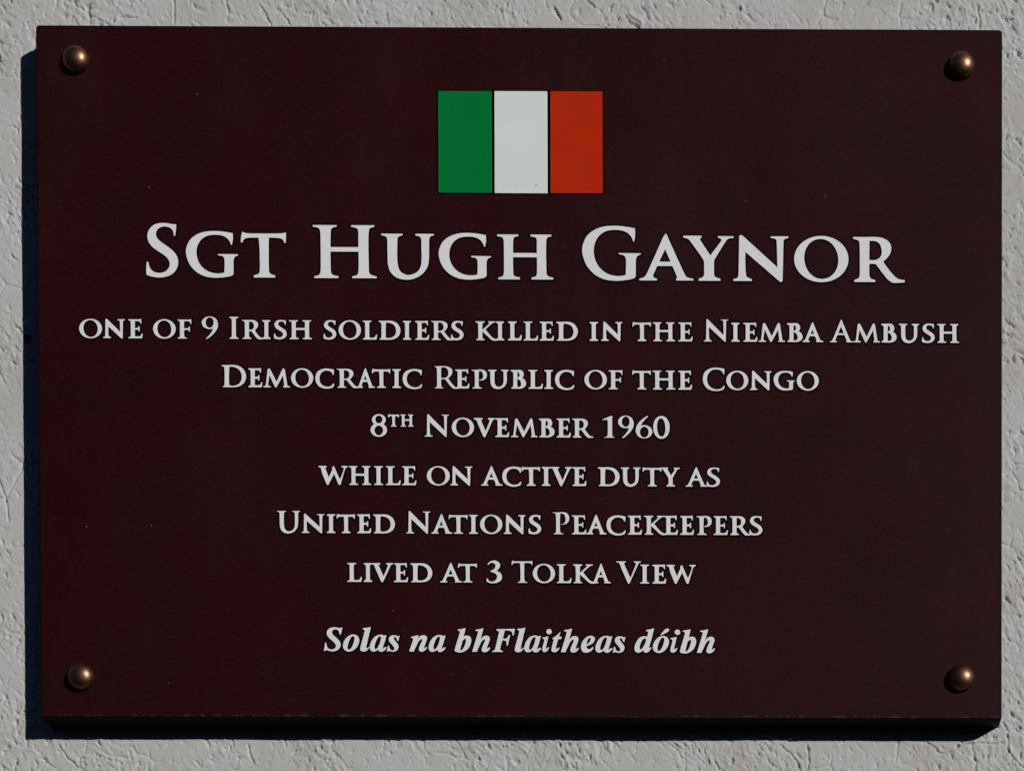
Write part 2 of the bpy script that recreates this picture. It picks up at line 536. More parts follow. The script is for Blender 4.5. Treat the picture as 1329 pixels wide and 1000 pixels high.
    # body of the wall behind the skin
    X0, X1, Z0, Z1 = ax[0], ax[-1], az[0], az[-1]
    co[n:] = [(X0, 0.004, Z0), (X1, 0.004, Z0), (X1, 0.004, Z1), (X0, 0.004, Z1), (X0, 0.22, Z0), (X1, 0.22, Z0), (X1, 0.22, Z1), (X0, 0.22, Z1)]
    ex = np.array([[0, 1, 5, 4], [1, 2, 6, 5], [2, 3, 7, 6], [3, 0, 4, 7], [4, 5, 6, 7]]) + n
    q = np.concatenate([q, ex])
    me = bpy.data.meshes.new('wall')
    me.vertices.add(len(co)); me.vertices.foreach_set('co', co.ravel())
    me.loops.add(q.size); me.loops.foreach_set('vertex_index', q.ravel().astype(np.int32))
    me.polygons.add(len(q))
    me.polygons.foreach_set('loop_start', np.arange(0, q.size, 4, dtype=np.int32))
    me.polygons.foreach_set('use_smooth', np.ones(len(q), dtype=bool))
    me.update(calc_edges=True)
    me.validate()
    me.materials.append(M_WALL)
    o = bpy.data.objects.new('wall', me)
    C.objects.link(o)
    o['label'] = 'rough white painted plaster wall with fine cracks and pits'
    o['category'] = 'wall'
    return o


build_wall()

# ------------------------------------------------------------------ the plaque
plaque = bpy.data.objects.new('memorial_plaque', None)
plaque.empty_display_size = 0.05
C.objects.link(plaque)
plaque['label'] = 'dark maroon memorial plaque with a tricolour flag and raised white lettering'
plaque['category'] = 'plaque'


def rounded_slab(name, x0, x1, z0, z1, yb, yf, rc, rb, mats, seg=4):
    """slab with corner radius rc and a rounded front edge of radius rb; yf is the front (smaller y)"""
    bm = bmesh.new()

    def loop(inset, y):
        vs = []
        r = max(rc - inset, 0.00002)
        for (cx, cz, a0) in ((x1 - rc, z1 - rc, 0), (x0 + rc, z1 - rc, 90), (x0 + rc, z0 + rc, 180), (x1 - rc, z0 + rc, 270)):
            for i in range(7):
                a = math.radians(a0 + 15 * i)
                vs.append(bm.verts.new((cx + r * math.cos(a), y, cz + r * math.sin(a))))
        return vs
    rings = [loop(0.0, yb)]
    for i in range(seg + 1):
        a = math.radians(90 * i / seg)
        rings.append(loop(rb * (1 - math.cos(a)), yf + rb * (1 - math.sin(a))))
    m = len(rings[0])
    side = []
    for a, b in zip(rings[:-1], rings[1:]):
        for i in range(m):
            f = bm.faces.new((a[i], b[i], b[(i + 1) % m], a[(i + 1) % m]))
            f.smooth = True
            f.material_index = len(mats) - 1
    bm.faces.new(rings[-1])
    bm.faces.new(rings[0][::-1])
    bmesh.ops.recalc_face_normals(bm, faces=bm.faces)
    return from_bm(name, bm, mats)


board = rounded_slab('board', -W / 2, W / 2, -H / 2 - 0.0007, H / 2, 0.0006, FACE, 0.0014, 0.0009, [M_BOARD, M_CORE])
board.parent = plaque


def make_bolt():
    """domed copper cap with a thin washer rim, lathed round the y axis"""
    prof = [(0.0, 0.00480)]
    R0, hh = 0.00555, 0.0048
    for i in range(1, 15):
        a = math.radians(90 * i / 14)
        prof.append((R0 * math.sin(a), 0.0006 + (hh - 0.0006) * math.cos(a)))
    prof += [(R0 * 1.0, 0.00045), (R0 * 0.97, 0.00030), (R0 * 0.97, -0.0003)]
    bm = bmesh.new()
    n = 40
    tip = bm.verts.new((0, -prof[0][1], 0))
    prev = None
    for r, d in prof[1:]:
        ring = [bm.verts.new((r * math.cos(2 * math.pi * i / n), -d, r * math.sin(2 * math.pi * i / n))) for i in range(n)]
        for i in range(n):
            j = (i + 1) % n
            if prev is None:
                bm.faces.new((tip, ring[i], ring[j]))
            else:
                bm.faces.new((prev[i], ring[i], ring[j], prev[j]))
        prev = ring
    bm.faces.new(prev)
    bmesh.ops.recalc_face_normals(bm, faces=bm.faces)
    return from_bm('dome_bolt', bm, [M_COPPER], plaque, smooth=True)


bolt0 = make_bolt()
for i, (px, py, rz) in enumerate([(99.5, 79.0, 0), (1247.5, 86.5, 40), (106.0, 878.5, 100), (1247.5, 880.0, 210)]):
    b = bolt0 if i == 0 else bolt0.copy()
    if i:
        C.objects.link(b)
        b.parent = plaque
    x, z = at(px, py)
    b.location = (x, FACE, z)
    b.rotation_euler = (0, math.radians(rz), 0)

# ------------------------------------------------------------------ the flag
fx0, fz1 = at(567.0, 117.3); fx1, fz0 = at(783.2, 252.6)
flag = rounded_slab('flag', fx0, fx1, fz0, fz1, FACE + 0.0004, FACE - 0.00022, 0.0003, 0.00010, [M_HALO_AND_BACKING], seg=2)
flag.parent = plaque
flag['label'] = 'small green, white and orange-red tricolour'
for nm, a, b, y0, y1, mat in (('green_stripe', 568.5, 638.6, 118.6, 251.0, M_GREEN),
                              ('white_stripe', 641.6, 710.8, 118.9, 251.6, None),
                              ('orange_stripe', 713.9, 782.2, 119.0, 251.6, M_RED)):
    x0, z1 = at(a, y0); x1, z0 = at(b, y1)
    if mat is None:
        seg = []
        for px, py, lx, lz, tl, dk in ((695.5, 241.5, 4.5, 0.9, 0.14, 0.95), (677, 242.5, 4, 0.7, 0.0, 0.30), (668.5, 243.5, 1.5, 1.4, 0.5, 0.45), (655, 244.5, 5, 0.7, 0.0, 0.18)):
            sx, sz = at(px, py)
            seg.append((sx, sz, lx * MM, lz * MM, tl, dk))
        mat = white_stripe_material(seg)
    s = rounded_slab(nm, x0, x1, z0, z1, FACE - 0.00010, FACE - 0.00040, 0.00025, 0.00012, [mat], seg=2)
    s.parent = flag

# ------------------------------------------------------------------ lettering
# Every glyph is a list of outlines drawn as (x, y) points, y downwards, on its own drawing grid
# (baseline, cap height); a third entry 'c' marks a corner, the other points lie on a smooth curve.


def P(s):
    """'x,y x,yc ...' -> [(x, y, corner)]"""
    out = []
    for tok in s.split():
        c = tok.endswith('c')
        a, b = tok.rstrip('c').split(',')
        out.append((float(a), float(b), c))
    return out


def smooth(pts, n=5):
    """closed outline through the points, centripetal Catmull-Rom that breaks at corners"""
    m = len(pts)
    out = []
    for i in range(m):
        p1, p2 = pts[i], pts[(i + 1) % m]
        a, b = np.array(p1[:2]), np.array(p2[:2])
        ta = b - a if p1[2] else (b - np.array(pts[i - 1][:2])) * 0.5
        tb = b - a if p2[2] else (np.array(pts[(i + 2) % m][:2]) - a) * 0.5
        L = np.linalg.norm(b - a)
        for t_ in (ta, tb):
            k = np.linalg.norm(t_)
            if k > 1e-9:
                t_ *= min(k, L * 1.15) / k
        if p1[2] and p2[2]:
            out.append(tuple(a))
            continue
        for j in range(n):
            t = j / n
            h00 = 2 * t ** 3 - 3 * t ** 2 + 1; h10 = t ** 3 - 2 * t ** 2 + t
            h01 = -2 * t ** 3 + 3 * t ** 2; h11 = t ** 3 - t ** 2
            out.append(tuple(h00 * a + h10 * ta + h01 * b + h11 * tb))
    return out


def ring(outer, inner, n=64):
    """two half rings between two closed curves (each a list of points), as simple polygons"""
    ci = np.mean(np.array(inner), axis=0)

    def resample(c):
        c = np.array(c) - ci
        an = np.unwrap(np.arctan2(c[:, 1], c[:, 0]))
        if an[-1] < an[0]:
            c, an = c[::-1], np.unwrap(np.arctan2(c[::-1, 1], c[::-1, 0]))
        k = np.argsort(an % (2 * math.pi))
        an, c = (an % (2 * math.pi))[k], c[k]
        an = np.concatenate([an[-1:] - 2 * math.pi, an, an[:1] + 2 * math.pi]); c = np.concatenate([c[-1:], c, c[:1]])
        th = np.linspace(0, 2 * math.pi, n, endpoint=False)
        return [(ci[0] + np.interp(t, an, c[:, 0]), ci[1] + np.interp(t, an, c[:, 1])) for t in th]
    o, i = resample(outer), resample(inner)
    h = n // 2
    return [o[:h + 1] + i[:h + 1][::-1], o[h:] + o[:1] + (i[h:] + i[:1])[::-1]]


def ell(cx, cy, rx, ry, rot=0.0, n=72, p=2.0):
    r = math.radians(rot)
    out = []
    for k in range(n):
        t = 2 * math.pi * k / n
        c, s = math.cos(t), math.sin(t)
        ex = rx * math.copysign(abs(c) ** (2 / p), c); ey = ry * math.copysign(abs(s) ** (2 / p), s)
        out.append((cx + ex * math.cos(r) - ey * math.sin(r), cy + ex * math.sin(r) + ey * math.cos(r)))
    return out


S_ = lambda s: [smooth(P(s))]
# (baseline, cap height on the grid, stem width on the grid, outlines)
GLYPH = {}
GLYPH['S'] = (541, 462, 88, S_('328,84c 324,140 316,190c 302,188c 300,162 289,134 262,114 222,108 184,119 160,148 158,185 178,218 215,248 265,284 310,325 336,372 342,425 324,478 287,518 232,541 170,547 115,538 71,524c 68,470 73,408c 90,406c 97,440 114,474 145,496 187,502 227,491 256,463 266,428 256,392 226,358 180,326 130,290 95,248 80,205 83,160 106,115 146,84 195,72 245,73 290,81'))
GLYPH['G'] = (540, 388, 88, S_('813,160c 815,210 806,264c 794,262c 785,235 760,205 718,184 655,178 590,188 540,222 511,272 502,332 515,395 550,450 602,487 660,503 708,503 737,496c 739,440 738,385 725,362 684,352c 684,338c 858,340c 857,353c 832,364 820,390 819,450 819,508c 805,525 765,536 700,544 640,544 570,532 498,495 440,430 411,350 412,290 440,225 490,180 560,151 640,142 725,146'))
GLYPH['T'] = (538, 388, 82, S_('895,144c 930,156 1000,158 1080,158 1160,158 1235,156 1270,149c 1270,190 1268,234c 1258,236c 1250,215 1235,201 1195,193 1122,191c 1120,300 1122,480 1136,508 1176,523c 1176,538c 994,538c 994,523c 1034,507 1046,480 1045,300 1037,191c 965,192 925,197 905,210 893,234c 883,232c 886,185'))
GLYPH['H'] = (540, 455, 84, [smooth(P('108,85c 312,85c 312,97c 275,107 262,130 259,200 258,310 259,420 262,490 280,513 326,525c 326,540c 118,540c 118,526c 158,514 172,490 175,420 175,310 174,200 170,130 150,107 108,98c')),
                             smooth(P('438,85c 638,85c 638,98c 602,108 590,132 586,200 586,310 588,420 591,490 612,513 656,526c 656,540c 446,540c 446,526c 486,514 499,490 502,420 501,310 500,200 499,130 480,108 438,98c')),
                             [(240, 274), (520, 274), (520, 312), (240, 312)]])
GLYPH['U'] = (540, 385, 84, S_('697,156c 880,156c 880,169c 846,180 836,200 834,260 833,340 838,420 857,474 902,505 950,508 1008,482 1038,432 1045,365 1044,270 1043,205 1030,181 992,169c 992,156c 1151,156c 1151,168c 1120,179 1110,205 1109,290 1107,370 1094,440 1048,502 975,541 900,549 825,530 775,482 755,420 751,340 750,260 748,198 735,179 697,169c'))
GLYPH['A'] = (558, 384, 84, [smooth(P('825,154c 845,205 818,288c 716,505 715,530 746,545c 746,558c 594,558c 596,544c 636,531 662,495 803,185c')),
                             smooth(P('806,180c 825,154c 985,500 1008,530 1063,545c 1063,558c 914,558c 914,545c 922,532 912,503 818,288c')),
                             [(745, 398), (890, 398), (900, 434), (730, 434)]])
GLYPH['Y'] = (562, 384, 82, S_('180,177c 335,177c 335,190c 322,199 325,215 412,347c 508,220 505,201 480,191c 480,180c 612,180c 612,191c 570,198 548,217 452,370 443,392 442,450 443,510 456,532 498,548c 498,562c 312,562c 312,548c 349,532 359,510 360,450 359,400 346,370 240,222 215,200 180,190c'))
GLYPH['N'] = (565, 384, 84, S_('662,180c 676,170c 694,178c 985,444 989,452c 986,330 981,215 969,202 931,194c 931,181c 1083,181c 1083,194c 1050,204 1041,225 1037,380 1033,562c 1020,573c 1006,566c 714,314c 714,420 720,512 732,532 770,548c 770,564c 611,564c 611,549c 645,538 655,512 659,380'))
GLYPH['R'] = (574, 386, 82, [smooth(P('712,187c 850,187c 849,300 849,520 864,547 900,560c 900,574c 721,574c 721,560c 756,545 768,520 770,400 766,235 751,212 712,200c')),
                             smooth(P('800,187c 900,186 960,194 1012,221 1038,265 1033,318 1006,362 965,402c 930,416 845,416c 845,386c 890,388 930,375 955,345 959,300 948,255 920,226 880,217 800,222c')),
                             smooth(P('880,390c 960,386c 990,430 1040,495 1085,540 1120,555 1157,560c 1156,576c 1095,581 1050,578 1010,550 965,495 905,415c'))])
GLYPH['D'] = (250, 190, 40, [smooth(P('50,60c 122,60c 118,150 119,250c 57,250c 57,242c 71,236 76,220 77,150 76,95 70,78 50,70c')),
                             smooth(P('100,60c 160,59 207,70 242,99 261,140 259,180 241,216 205,241 160,250 100,250c 112,222c 130,232 165,232 200,215 219,180 219,140 203,106 175,87 140,78 112,80c'))])
GLYPH['E'] = (100, 100, 21, S_('0,0c 55,0 66,-2c 66.5,12 67,22c 63.5,22c 61,14 57,10 48,8.6 33,8.6c 33,45.5c 47,45 51,43.5 53.5,36c 57.5,36c 57.5,64c 53.5,64c 52,56.5 47,54.5 33,54.5c 33,86c 36,89.5 45,90.5 57,90 64,86 69,74c 73,75c 72,90 69,100c 0,100c 0,95.5c 8,93 12,88 12.5,70 12.5,30 12,12 8,7 0,4.5c'))
GLYPH['F'] = (100, 100, 21, S_('0,0c 55,0 69,-2c 69,12 69,24c 65.5,24c 63,15 58,10 48,8.6 33,8.6c 33,46c 50,45.5 55,43.5 57.5,36c 62,36c 62,64c 57.5,64c 56,57 50,55 33,55c 33,75 34,88 38,93 47,95.5c 47,100c 0,100c 0,95.5c 8,93 12,88 12.5,70 12.5,30 12,12 8,7 0,4.5c'))
GLYPH['L'] = (100, 100, 21, S_('0,0c 46,0c 46,4.5c 37,7 33.5,12 33,30 33,85c 37,90 45,91 56,90 64,86 70,73c 74.5,74c 73,90 70,100c 0,100c 0,95.5c 8,93 12,88 12.5,70 12.5,30 12,12 8,7 0,4.5c'))
GLYPH['I'] = (100, 100, 21, S_('0,0c 45,0c 45,4.5c 36,7 33,12 32.5,30 32.5,70 33,88 37,93 46,95.5c 46,100c 0,100c 0,95.5c 8,93 12,88 12.5,70 12.5,30 12,12 8,7 0,4.5c'))
GLYPH['P'] = (388, 255, 52, [smooth(P('108,135c 200,135c 195,240 197,350 207,368 235,377c 235,388c 118,388c 118,377c 142,368 147,350 148,260 145,175 138,152 108,146c')),
                             smooth(P('170,135c 225,131 268,142 293,170 300,205 290,245 258,272 208,280c 206,268c 236,262 252,235 252,200 240,165 215,152 170,155c'))])
GLYPH['B'] = (304, 163, 34, [smooth(P('588,142c 645,142c 642,220 643,304c 592,304c 592,296c 605,291 609,280 610,220 609,168 604,156 588,150c')),
                             smooth(P('630,142c 665,141 690,150 701,175 696,200 672,218c 635,219c 635,207c 655,206 666,194 667,178 658,160 636,155c')),
                             smooth(P('635,207c 672,207c 705,222 722,250 716,280 690,299 655,305 630,304c 636,291c 660,293 679,280 682,258 670,230 645,219 635,219c'))])
GLYPH['K'] = (276, 163, 34, [smooth(P('952,113c 1028,113c 1028,121c 1014,126 1009,135 1008,195 1009,255 1014,264 1028,269c 1028,276c 957,276c 957,269c 970,264 974,255 975,195 973,135 968,126 952,121c')),
                             smooth(P('1005,190c 1062,138 1070,126 1058,121c 1058,113c 1116,113c 1116,121c 1098,126 1085,134 1028,188c')),
                             smooth(P('1005,186c 1036,184c 1060,215 1090,250 1115,264 1140,269c 1140,277c 1110,280 1085,272 1060,248 1005,196c'))])
GLYPH['M'] = (250, 163, 33, S_('448,96c 458,86c 468,93c 525,205c 577,92c 588,85c 595,96c 608,180 616,232 622,239 638,243c 638,250c 584,250c 584,243c 592,238 592,228 582,140c 528,238 519,252c 511,246c 462,138c 454,190 449,226 453,238 472,243c 472,250c 413,250c 413,243c 428,239 433,228 438,190'))
GLYPH['V'] = (279, 190, 38, S_('595,88c 682,88c 682,97c 668,102 667,112 675,132 717,228c 757,130 762,112 758,102 745,97c 745,88c 808,88c 808,97c 792,104 783,118 716,266 706,283c 694,276c 640,150 627,116 618,103 595,97c'))
GLYPH['W'] = (259, 165, 33, S_('22,94c 92,94c 92,101c 80,106 80,114 112,200c 146,120 141,108c 157,96c 170,128 207,210 217,200c 237,150 246,118 242,107 225,101c 225,94c 276,94c 276,101c 262,107 254,118 216,246 209,262c 198,255c 158,158c 112,248 104,262c 94,255c 56,160 46,120 39,106 22,101c'))
GLYPH['C'] = (274, 188, 42, S_('465,95c 464,120 461,147c 450,147c 444,128 428,114 405,107 372,108 342,128 324,165 328,213 353,248 395,263 435,255 456,231c 466,234c 464,252 456,270c 430,279 410,283 365,281 316,260 288,217 283,170 297,125 333,96 380,84 425,87'))
GLYPH['1'] = (290, 193, 42, S_('706,132c 740,116 786,96c 795,100c 794,180 795,262 802,276 817,281c 817,290c 717,290c 717,281c 740,276 750,262 752,200 751,140c 735,138 711,144c'))
GLYPH['9'] = (290, 193, 40, ring(ell(911, 152, 64, 57), ell(911, 150, 28, 40)) + [smooth(P('940,150c 975,150c 976,190 950,238 905,283 884,294c 875,286c 903,256 928,218 938,180'))])
GLYPH['6'] = (290, 193, 40, ring(ell(1070, 234, 68, 60), ell(1071, 237, 31, 42)) + [smooth(P('1037,238c 1002,238c 1003,195 1030,148 1075,108 1098,95c 1108,103c 1080,133 1052,170 1040,205'))])
GLYPH['0'] = (290, 193, 40, ring(ell(1219, 196, 70, 100, 0, 72, 2.1), ell(1217, 197, 31, 75, -3, 72, 2.1)))
GLYPH['8'] = (272, 190, 38, ring(ell(113, 130, 59, 50), ell(113, 127, 28, 31)) + ring(ell(112, 216, 70, 60), ell(112, 220, 34, 39)))
GLYPH['3'] = (272, 190, 38, S_('216,116c 236,92 270,80 305,88 327,114 320,146 296,170c 328,186 343,215 336,248 300,272 250,277 209,264c 207,236c 221,234c 230,254 256,262 285,250 299,224 290,198 265,184 243,180c 245,166c 268,158 284,138 281,114 258,102 236,108 223,124c'))
O_ = ring(ell(437.5, 378, 234, 201, 0, 96, 2.0), ell(437, 377, 140, 167, -9, 96, 2.05), 96)
GLYPH['O'] = (574, 390, 92, O_)

ITAL = {}   # bold italic, (baseline, outlines), 10.22 grid units per photo pixel
ITAL['S'] = (405, S_('306,88c 294,130 282,187c 262,178c 258,150 240,125 205,117 176,129 165,156 181,190 225,230 265,274 279,315 269,356 236,391 180,409 130,402 95,393 55,406c 64,350 74,289c 92,300c 95,335 115,368 155,381 195,371 215,345 209,314 180,280 135,240 105,206 94,165 106,125 146,96 200,87 240,94 270,98'))
ITAL['o'] = (405, ring(smooth(P('450,182 502,202 526,252 512,318 470,376 405,409 348,401 311,362 312,300 345,237 395,196')), smooth(P('440,205 461,218 458,262 442,315 418,362 392,382 370,368 374,322 394,262 416,222'))))
ITAL['l'] = (405, S_('571,98c 640,90 682,80c 652,200 622,330 618,360 630,365 650,344c 660,352c 630,392 588,409 550,401 537,375 545,330 597,140 592,121 571,112c'))
A_RING = ring(smooth(P('800,184 850,196 848,260 820,330 785,372 742,402 698,408 668,382 664,330 690,260 740,204')), smooth(P('802,206 816,222 806,272 776,340 747,374 728,364 731,320 755,252 780,214')))
ITAL['a'] = (405, A_RING + S_('820,205c 888,187c 862,280 838,352 840,368 866,346c 892,350c 868,384 830,409 792,405 778,380 786,340'))
ITAL['s'] = (405, S_('1062,193c 1052,230 1044,267c 1028,262c 1020,233 1000,216 984,222 986,242 1010,275 1040,312 1046,350 1026,390 980,409 940,405 915,400 890,411c 898,370 904,328c 921,331c 930,365 950,386 975,388 990,372 985,350 955,310 925,275 917,240 930,210 965,191 1010,192 1040,204'))
ITAL['n'] = (408, S_('84,216c 135,201 188,189c 178,235 160,290 127,408c 61,408c 116,246 112,233 86,229c') + S_('140,330c 172,250 205,205 245,190 284,198 301,228 294,262 262,350 264,366 290,344c 303,352c 280,386 235,411 200,402 191,375 200,338 235,262 234,242 215,248 185,280 140,372c'))
ITAL['h'] = (408, S_('940,114c 1000,105 1050,93c 1020,205 990,310 962,408c 897,408c 975,152 970,134 941,128c') + S_('975,330c 1005,255 1040,208 1078,192 1116,200 1133,230 1126,268 1095,352 1098,367 1125,346c 1141,354c 1112,394 1070,414 1032,404 1024,375 1034,338 1068,262 1067,242 1048,247 1018,280 975,372c'))
ITAL['b'] = (408, S_('704,114c 760,105 814,94c 780,230 742,372 735,400c 663,396c 680,330 735,152 730,134 706,128c') + ring(smooth(P('826,192 868,204 888,246 879,305 846,365 790,405 735,418 690,410 664,392 690,330 730,252 780,206')), smooth(P('808,232 816,265 797,330 766,380 746,390 735,370 745,320 772,264'))))
ITAL['F'] = (415, [smooth(P('95,112c 342,108c 334,150 326,197c 308,195c 305,160 285,140 250,131 207,131c 182,232c 175,262c 146,368 150,390 183,403c 181,415c 34,415c 37,403c 66,392 78,370 128,165 125,142 95,130c')),
                   smooth(P('165,232c 210,238 238,228 261,189c 279,191c 262,260 246,332c 228,330c 230,290 213,265 155,262c'))])
I_ST = S_('703,220c 745,212 784,203c 772,260 752,345 750,364 763,366 786,346c 795,354c 768,398 735,415 706,405 699,382 706,340 722,285 727,245 703,236c')
ITAL['i'] = (415, I_ST + [ell(792, 143, 37, 36)])
ITAL['t'] = (415, S_('943,143c 946,150 930,203 962,209c 955,240c 915,242c 886,345 887,366 902,367 925,349c 936,358c 905,399 870,416 835,408 824,385 832,340 857,242c 836,242c 840,228c 890,195'))
ITAL['e'] = (424, ring(smooth(P('415,204 460,210 483,243 466,288 420,322 362,342 325,330 335,262 375,218')), smooth(P('410,232 425,241 420,266 400,298 372,318 374,292 391,250'))) + S_('380,215c 330,258 300,318 296,375 320,416 370,430 430,406 466,362c 452,350c 420,378 390,378 372,360 368,335 375,300c'))
ITAL['d'] = (428, S_('288,128c 345,118 400,104c 370,225 334,350 336,368 357,352c 362,366c 332,410 290,431 264,419 257,395 270,340 318,170 313,148 290,143c') + ring(smooth(P('268,210 305,216 316,255 300,325 262,385 222,420 185,431 150,416 137,375 150,310 190,245 230,217')), smooth(P('275,238 291,255 276,310 246,364 221,386 206,372 214,320 240,264'))))
ITAL['\u00f3'] = (428, ring(smooth(P('520,205 572,224 596,274 582,340 540,398 475,431 418,423 381,384 382,322 415,259 465,218')), smooth(P('510,227 531,240 528,284 512,337 488,384 462,404 440,390 444,344 464,284 486,244'))) + S_('478,190c 490,197c 580,152 599,126 582,107 550,114 520,143'))


def cdt_union(polys):
    """triangles of the union of simple polygons; returns points and triangles"""
    vs, fs = [], []
    for p in polys:
        q = []
        for a in p:
            if not q or (abs(a[0] - q[-1][0]) + abs(a[1] - q[-1][1])) > 1e-6:
                q.append(a)
        if sum(q[i - 1][0] * q[i][1] - q[i][0] * q[i - 1][1] for i in range(len(q))) < 0:
            q = q[::-1]
        fs.append(list(range(len(vs), len(vs) + len(q))))
        vs += [Vector((float(a), float(b))) for a, b in q]
    co, ed, fa, ov, oe, of = delaunay_2d_cdt(vs, [], fs, 0, 1e-5, True)
    tri = [tuple(f) for f, o in zip(fa, of) if len(o) > 0]
    return np.array([(c[0], c[1]) for c in co]), tri


def borders(tri):
    """directed boundary edges (interior on the left of a counter-clockwise triangle)"""
    seen = {}
    for t in tri:
        for i in range(len(t)):
            seen[(t[i], t[(i + 1) % len(t)])] = 1
    return [e for e in seen if (e[1], e[0]) not in seen]


def offsets(co, edges, lim=2.0):
    """outward mitred direction per boundary vertex"""
    acc = {}
    for a, b in edges:
        d = co[b] - co[a]
        L = np.hypot(*d)
        if L < 1e-12:
            continue
        nrm = np.array((d[1], -d[0])) / L
        acc.setdefault(a, []).append(nrm); acc.setdefault(b, []).append(nrm)
    out = {}
    for v, ns in acc.items():
        s = np.sum(ns, axis=0)
        L = np.hypot(*s)
        if L < 1e-9:
            out[v] = ns[0]
            continue
        s = s / L
        k = max(min(float(np.dot(s, n)) for n in ns), 1.0 / lim)
        out[v] = s / k
    return out


def ccw(co, tri):
    out = []
    for t in tri:
        a, b, c = co[t[0]], co[t[1]], co[t[2]]
        ar = (b[0] - a[0]) * (c[1] - a[1]) - (b[1] - a[1]) * (c[0] - a[0])
        if abs(ar) < 1e-10:
            continue
        out.append(t if ar > 0 else (t[0], t[2], t[1]))
    return out


CACHE = {}


def glyph_tris(key, outlines):
    if key not in CACHE:
        co, tri = cdt_union([[(x, -y) for x, y in p] for p in outlines])
        tri = ccw(co, tri)
        ed = borders(tri)
        CACHE[key] = (co, tri, offsets(co, ed, 1.6))
    return CACHE[key]


def place(key, outlines, base, unit, x0, x1, yb, grow):
    """glyph as triangles in photo-pixel sized units on the face: x from x0 to x1, baseline yb (z up)"""
    co, tri, off = glyph_tris(key, outlines)
    c = co.copy()
    c[:, 1] = (c[:, 1] + base) * unit
    lo, hi = c[:, 0].min(), c[:, 0].max()
    sx = (x1 - x0 - 2 * grow) / (hi - lo)
    c[:, 0] = (c[:, 0] - lo) * sx + x0 + grow
    for v, d in off.items():
        c[v] += d * grow
    c[:, 1] += yb
    return [[tuple(c[i]) for i in t] for t in tri]


LIFT = 0.00034
HALO = 2.0           # width of the dark halo painted round each letter, pixel sized units


def letter_mesh(name, groups, label=None):
    """groups: lists of triangles whose union is one run of touching letters; units photo pixels on the face"""
    V, F, MI = [], [], []

    def add(p, y):
        V.append((p[0] * MM, y, p[1] * MM))
        return len(V) - 1
    for tris in groups:
        co, tri = cdt_union(tris)
        tri = ccw(co, tri)
        ed = borders(tri)
        off = offsets(co, ed, 1.5)
        BEV = 0.16
        top = {}
        for t in tri:
            for v in t:
                if v not in top:
                    q = co[v] - off[v] * BEV if v in off else co[v]
                    top[v] = add(q, FACE - LIFT)
            F.append((top[t[0]], top[t[1]], top[t[2]])); MI.append(0)
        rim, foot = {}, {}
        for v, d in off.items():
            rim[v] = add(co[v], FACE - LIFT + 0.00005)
            foot[v] = add(co[v] + d * HALO, FACE + 0.00003)
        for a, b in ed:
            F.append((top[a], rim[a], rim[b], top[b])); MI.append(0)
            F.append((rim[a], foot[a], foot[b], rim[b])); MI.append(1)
    o = link_mesh(name, V, F, [M_WHITE, M_HALO_AND_BACKING], plaque, MI)
    if label:
        o['label'] = label
    return o


def px2u(px, py):
    x, z = at(px, py)
    return x / MM, z / MM


def caps_line(name, spec, base, cap, small, stem_px, label=None):
    """spec: words, each [(char, x0, x1, kind)], x in photo pixels; base: ((xa, ya), (xb, yb)) of the baseline"""
    (xa, ya), (xb, yb) = base
    groups = []
    for word in spec:
        tris = []
        for ch, p0, p1, kind in word:
            b, h, st, outl = GLYPH[ch]
            xm = (p0 + p1) / 2
            py = ya + (xm - xa) * (yb - ya) / (xb - xa)
            hp = {'C': cap, 's': small, 'x': small * 0.64, 'd': cap}[kind]
            lift = 0.0
            if kind == 'x':
                lift = cap - hp
            sp = stem_px if kind != 'x' else stem_px * 0.66
            gco = glyph_tris(ch, outl)[0]
            gw = gco[:, 0].max() - gco[:, 0].min()
            g = (sp - st * (p1 - p0) / gw) / (2 * (1 - st / gw))
            g = max(min(g, 0.42), -0.5)
            unit = (hp - 2 * g) / h
            x0, zb = px2u(p0, py - lift - hp * 0.5)
            x1, _ = px2u(p1, py - lift - hp * 0.5)
            _, zb = px2u(xm, py - lift)
            tris += place(ch, outl, b, unit, x0, x1, zb + g, g)
        groups.append(tris)
    return letter_mesh(name, groups, label)


def Wd(origin, scale, s):
    """'K:x0-x1:kind ...' on a local grid -> photo pixels"""
    out = []
    for tok in s.split():
        ch, r, k = tok.split(':')
        a, b = r.split('~')
        out.append((ch, origin + float(a) / scale, origin + float(b) / scale, k))
    return out


Z6 = 6.645
def w6(o, s): return Wd(o, Z6, s)


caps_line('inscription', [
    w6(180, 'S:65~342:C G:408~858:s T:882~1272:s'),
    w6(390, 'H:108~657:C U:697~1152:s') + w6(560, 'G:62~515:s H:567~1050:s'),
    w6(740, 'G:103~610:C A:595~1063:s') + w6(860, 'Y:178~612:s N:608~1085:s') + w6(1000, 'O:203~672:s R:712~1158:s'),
], ((430, 361.3), (1130, 366.4)), 68.3, 58.0, 12.9, 'large line in white small capitals')

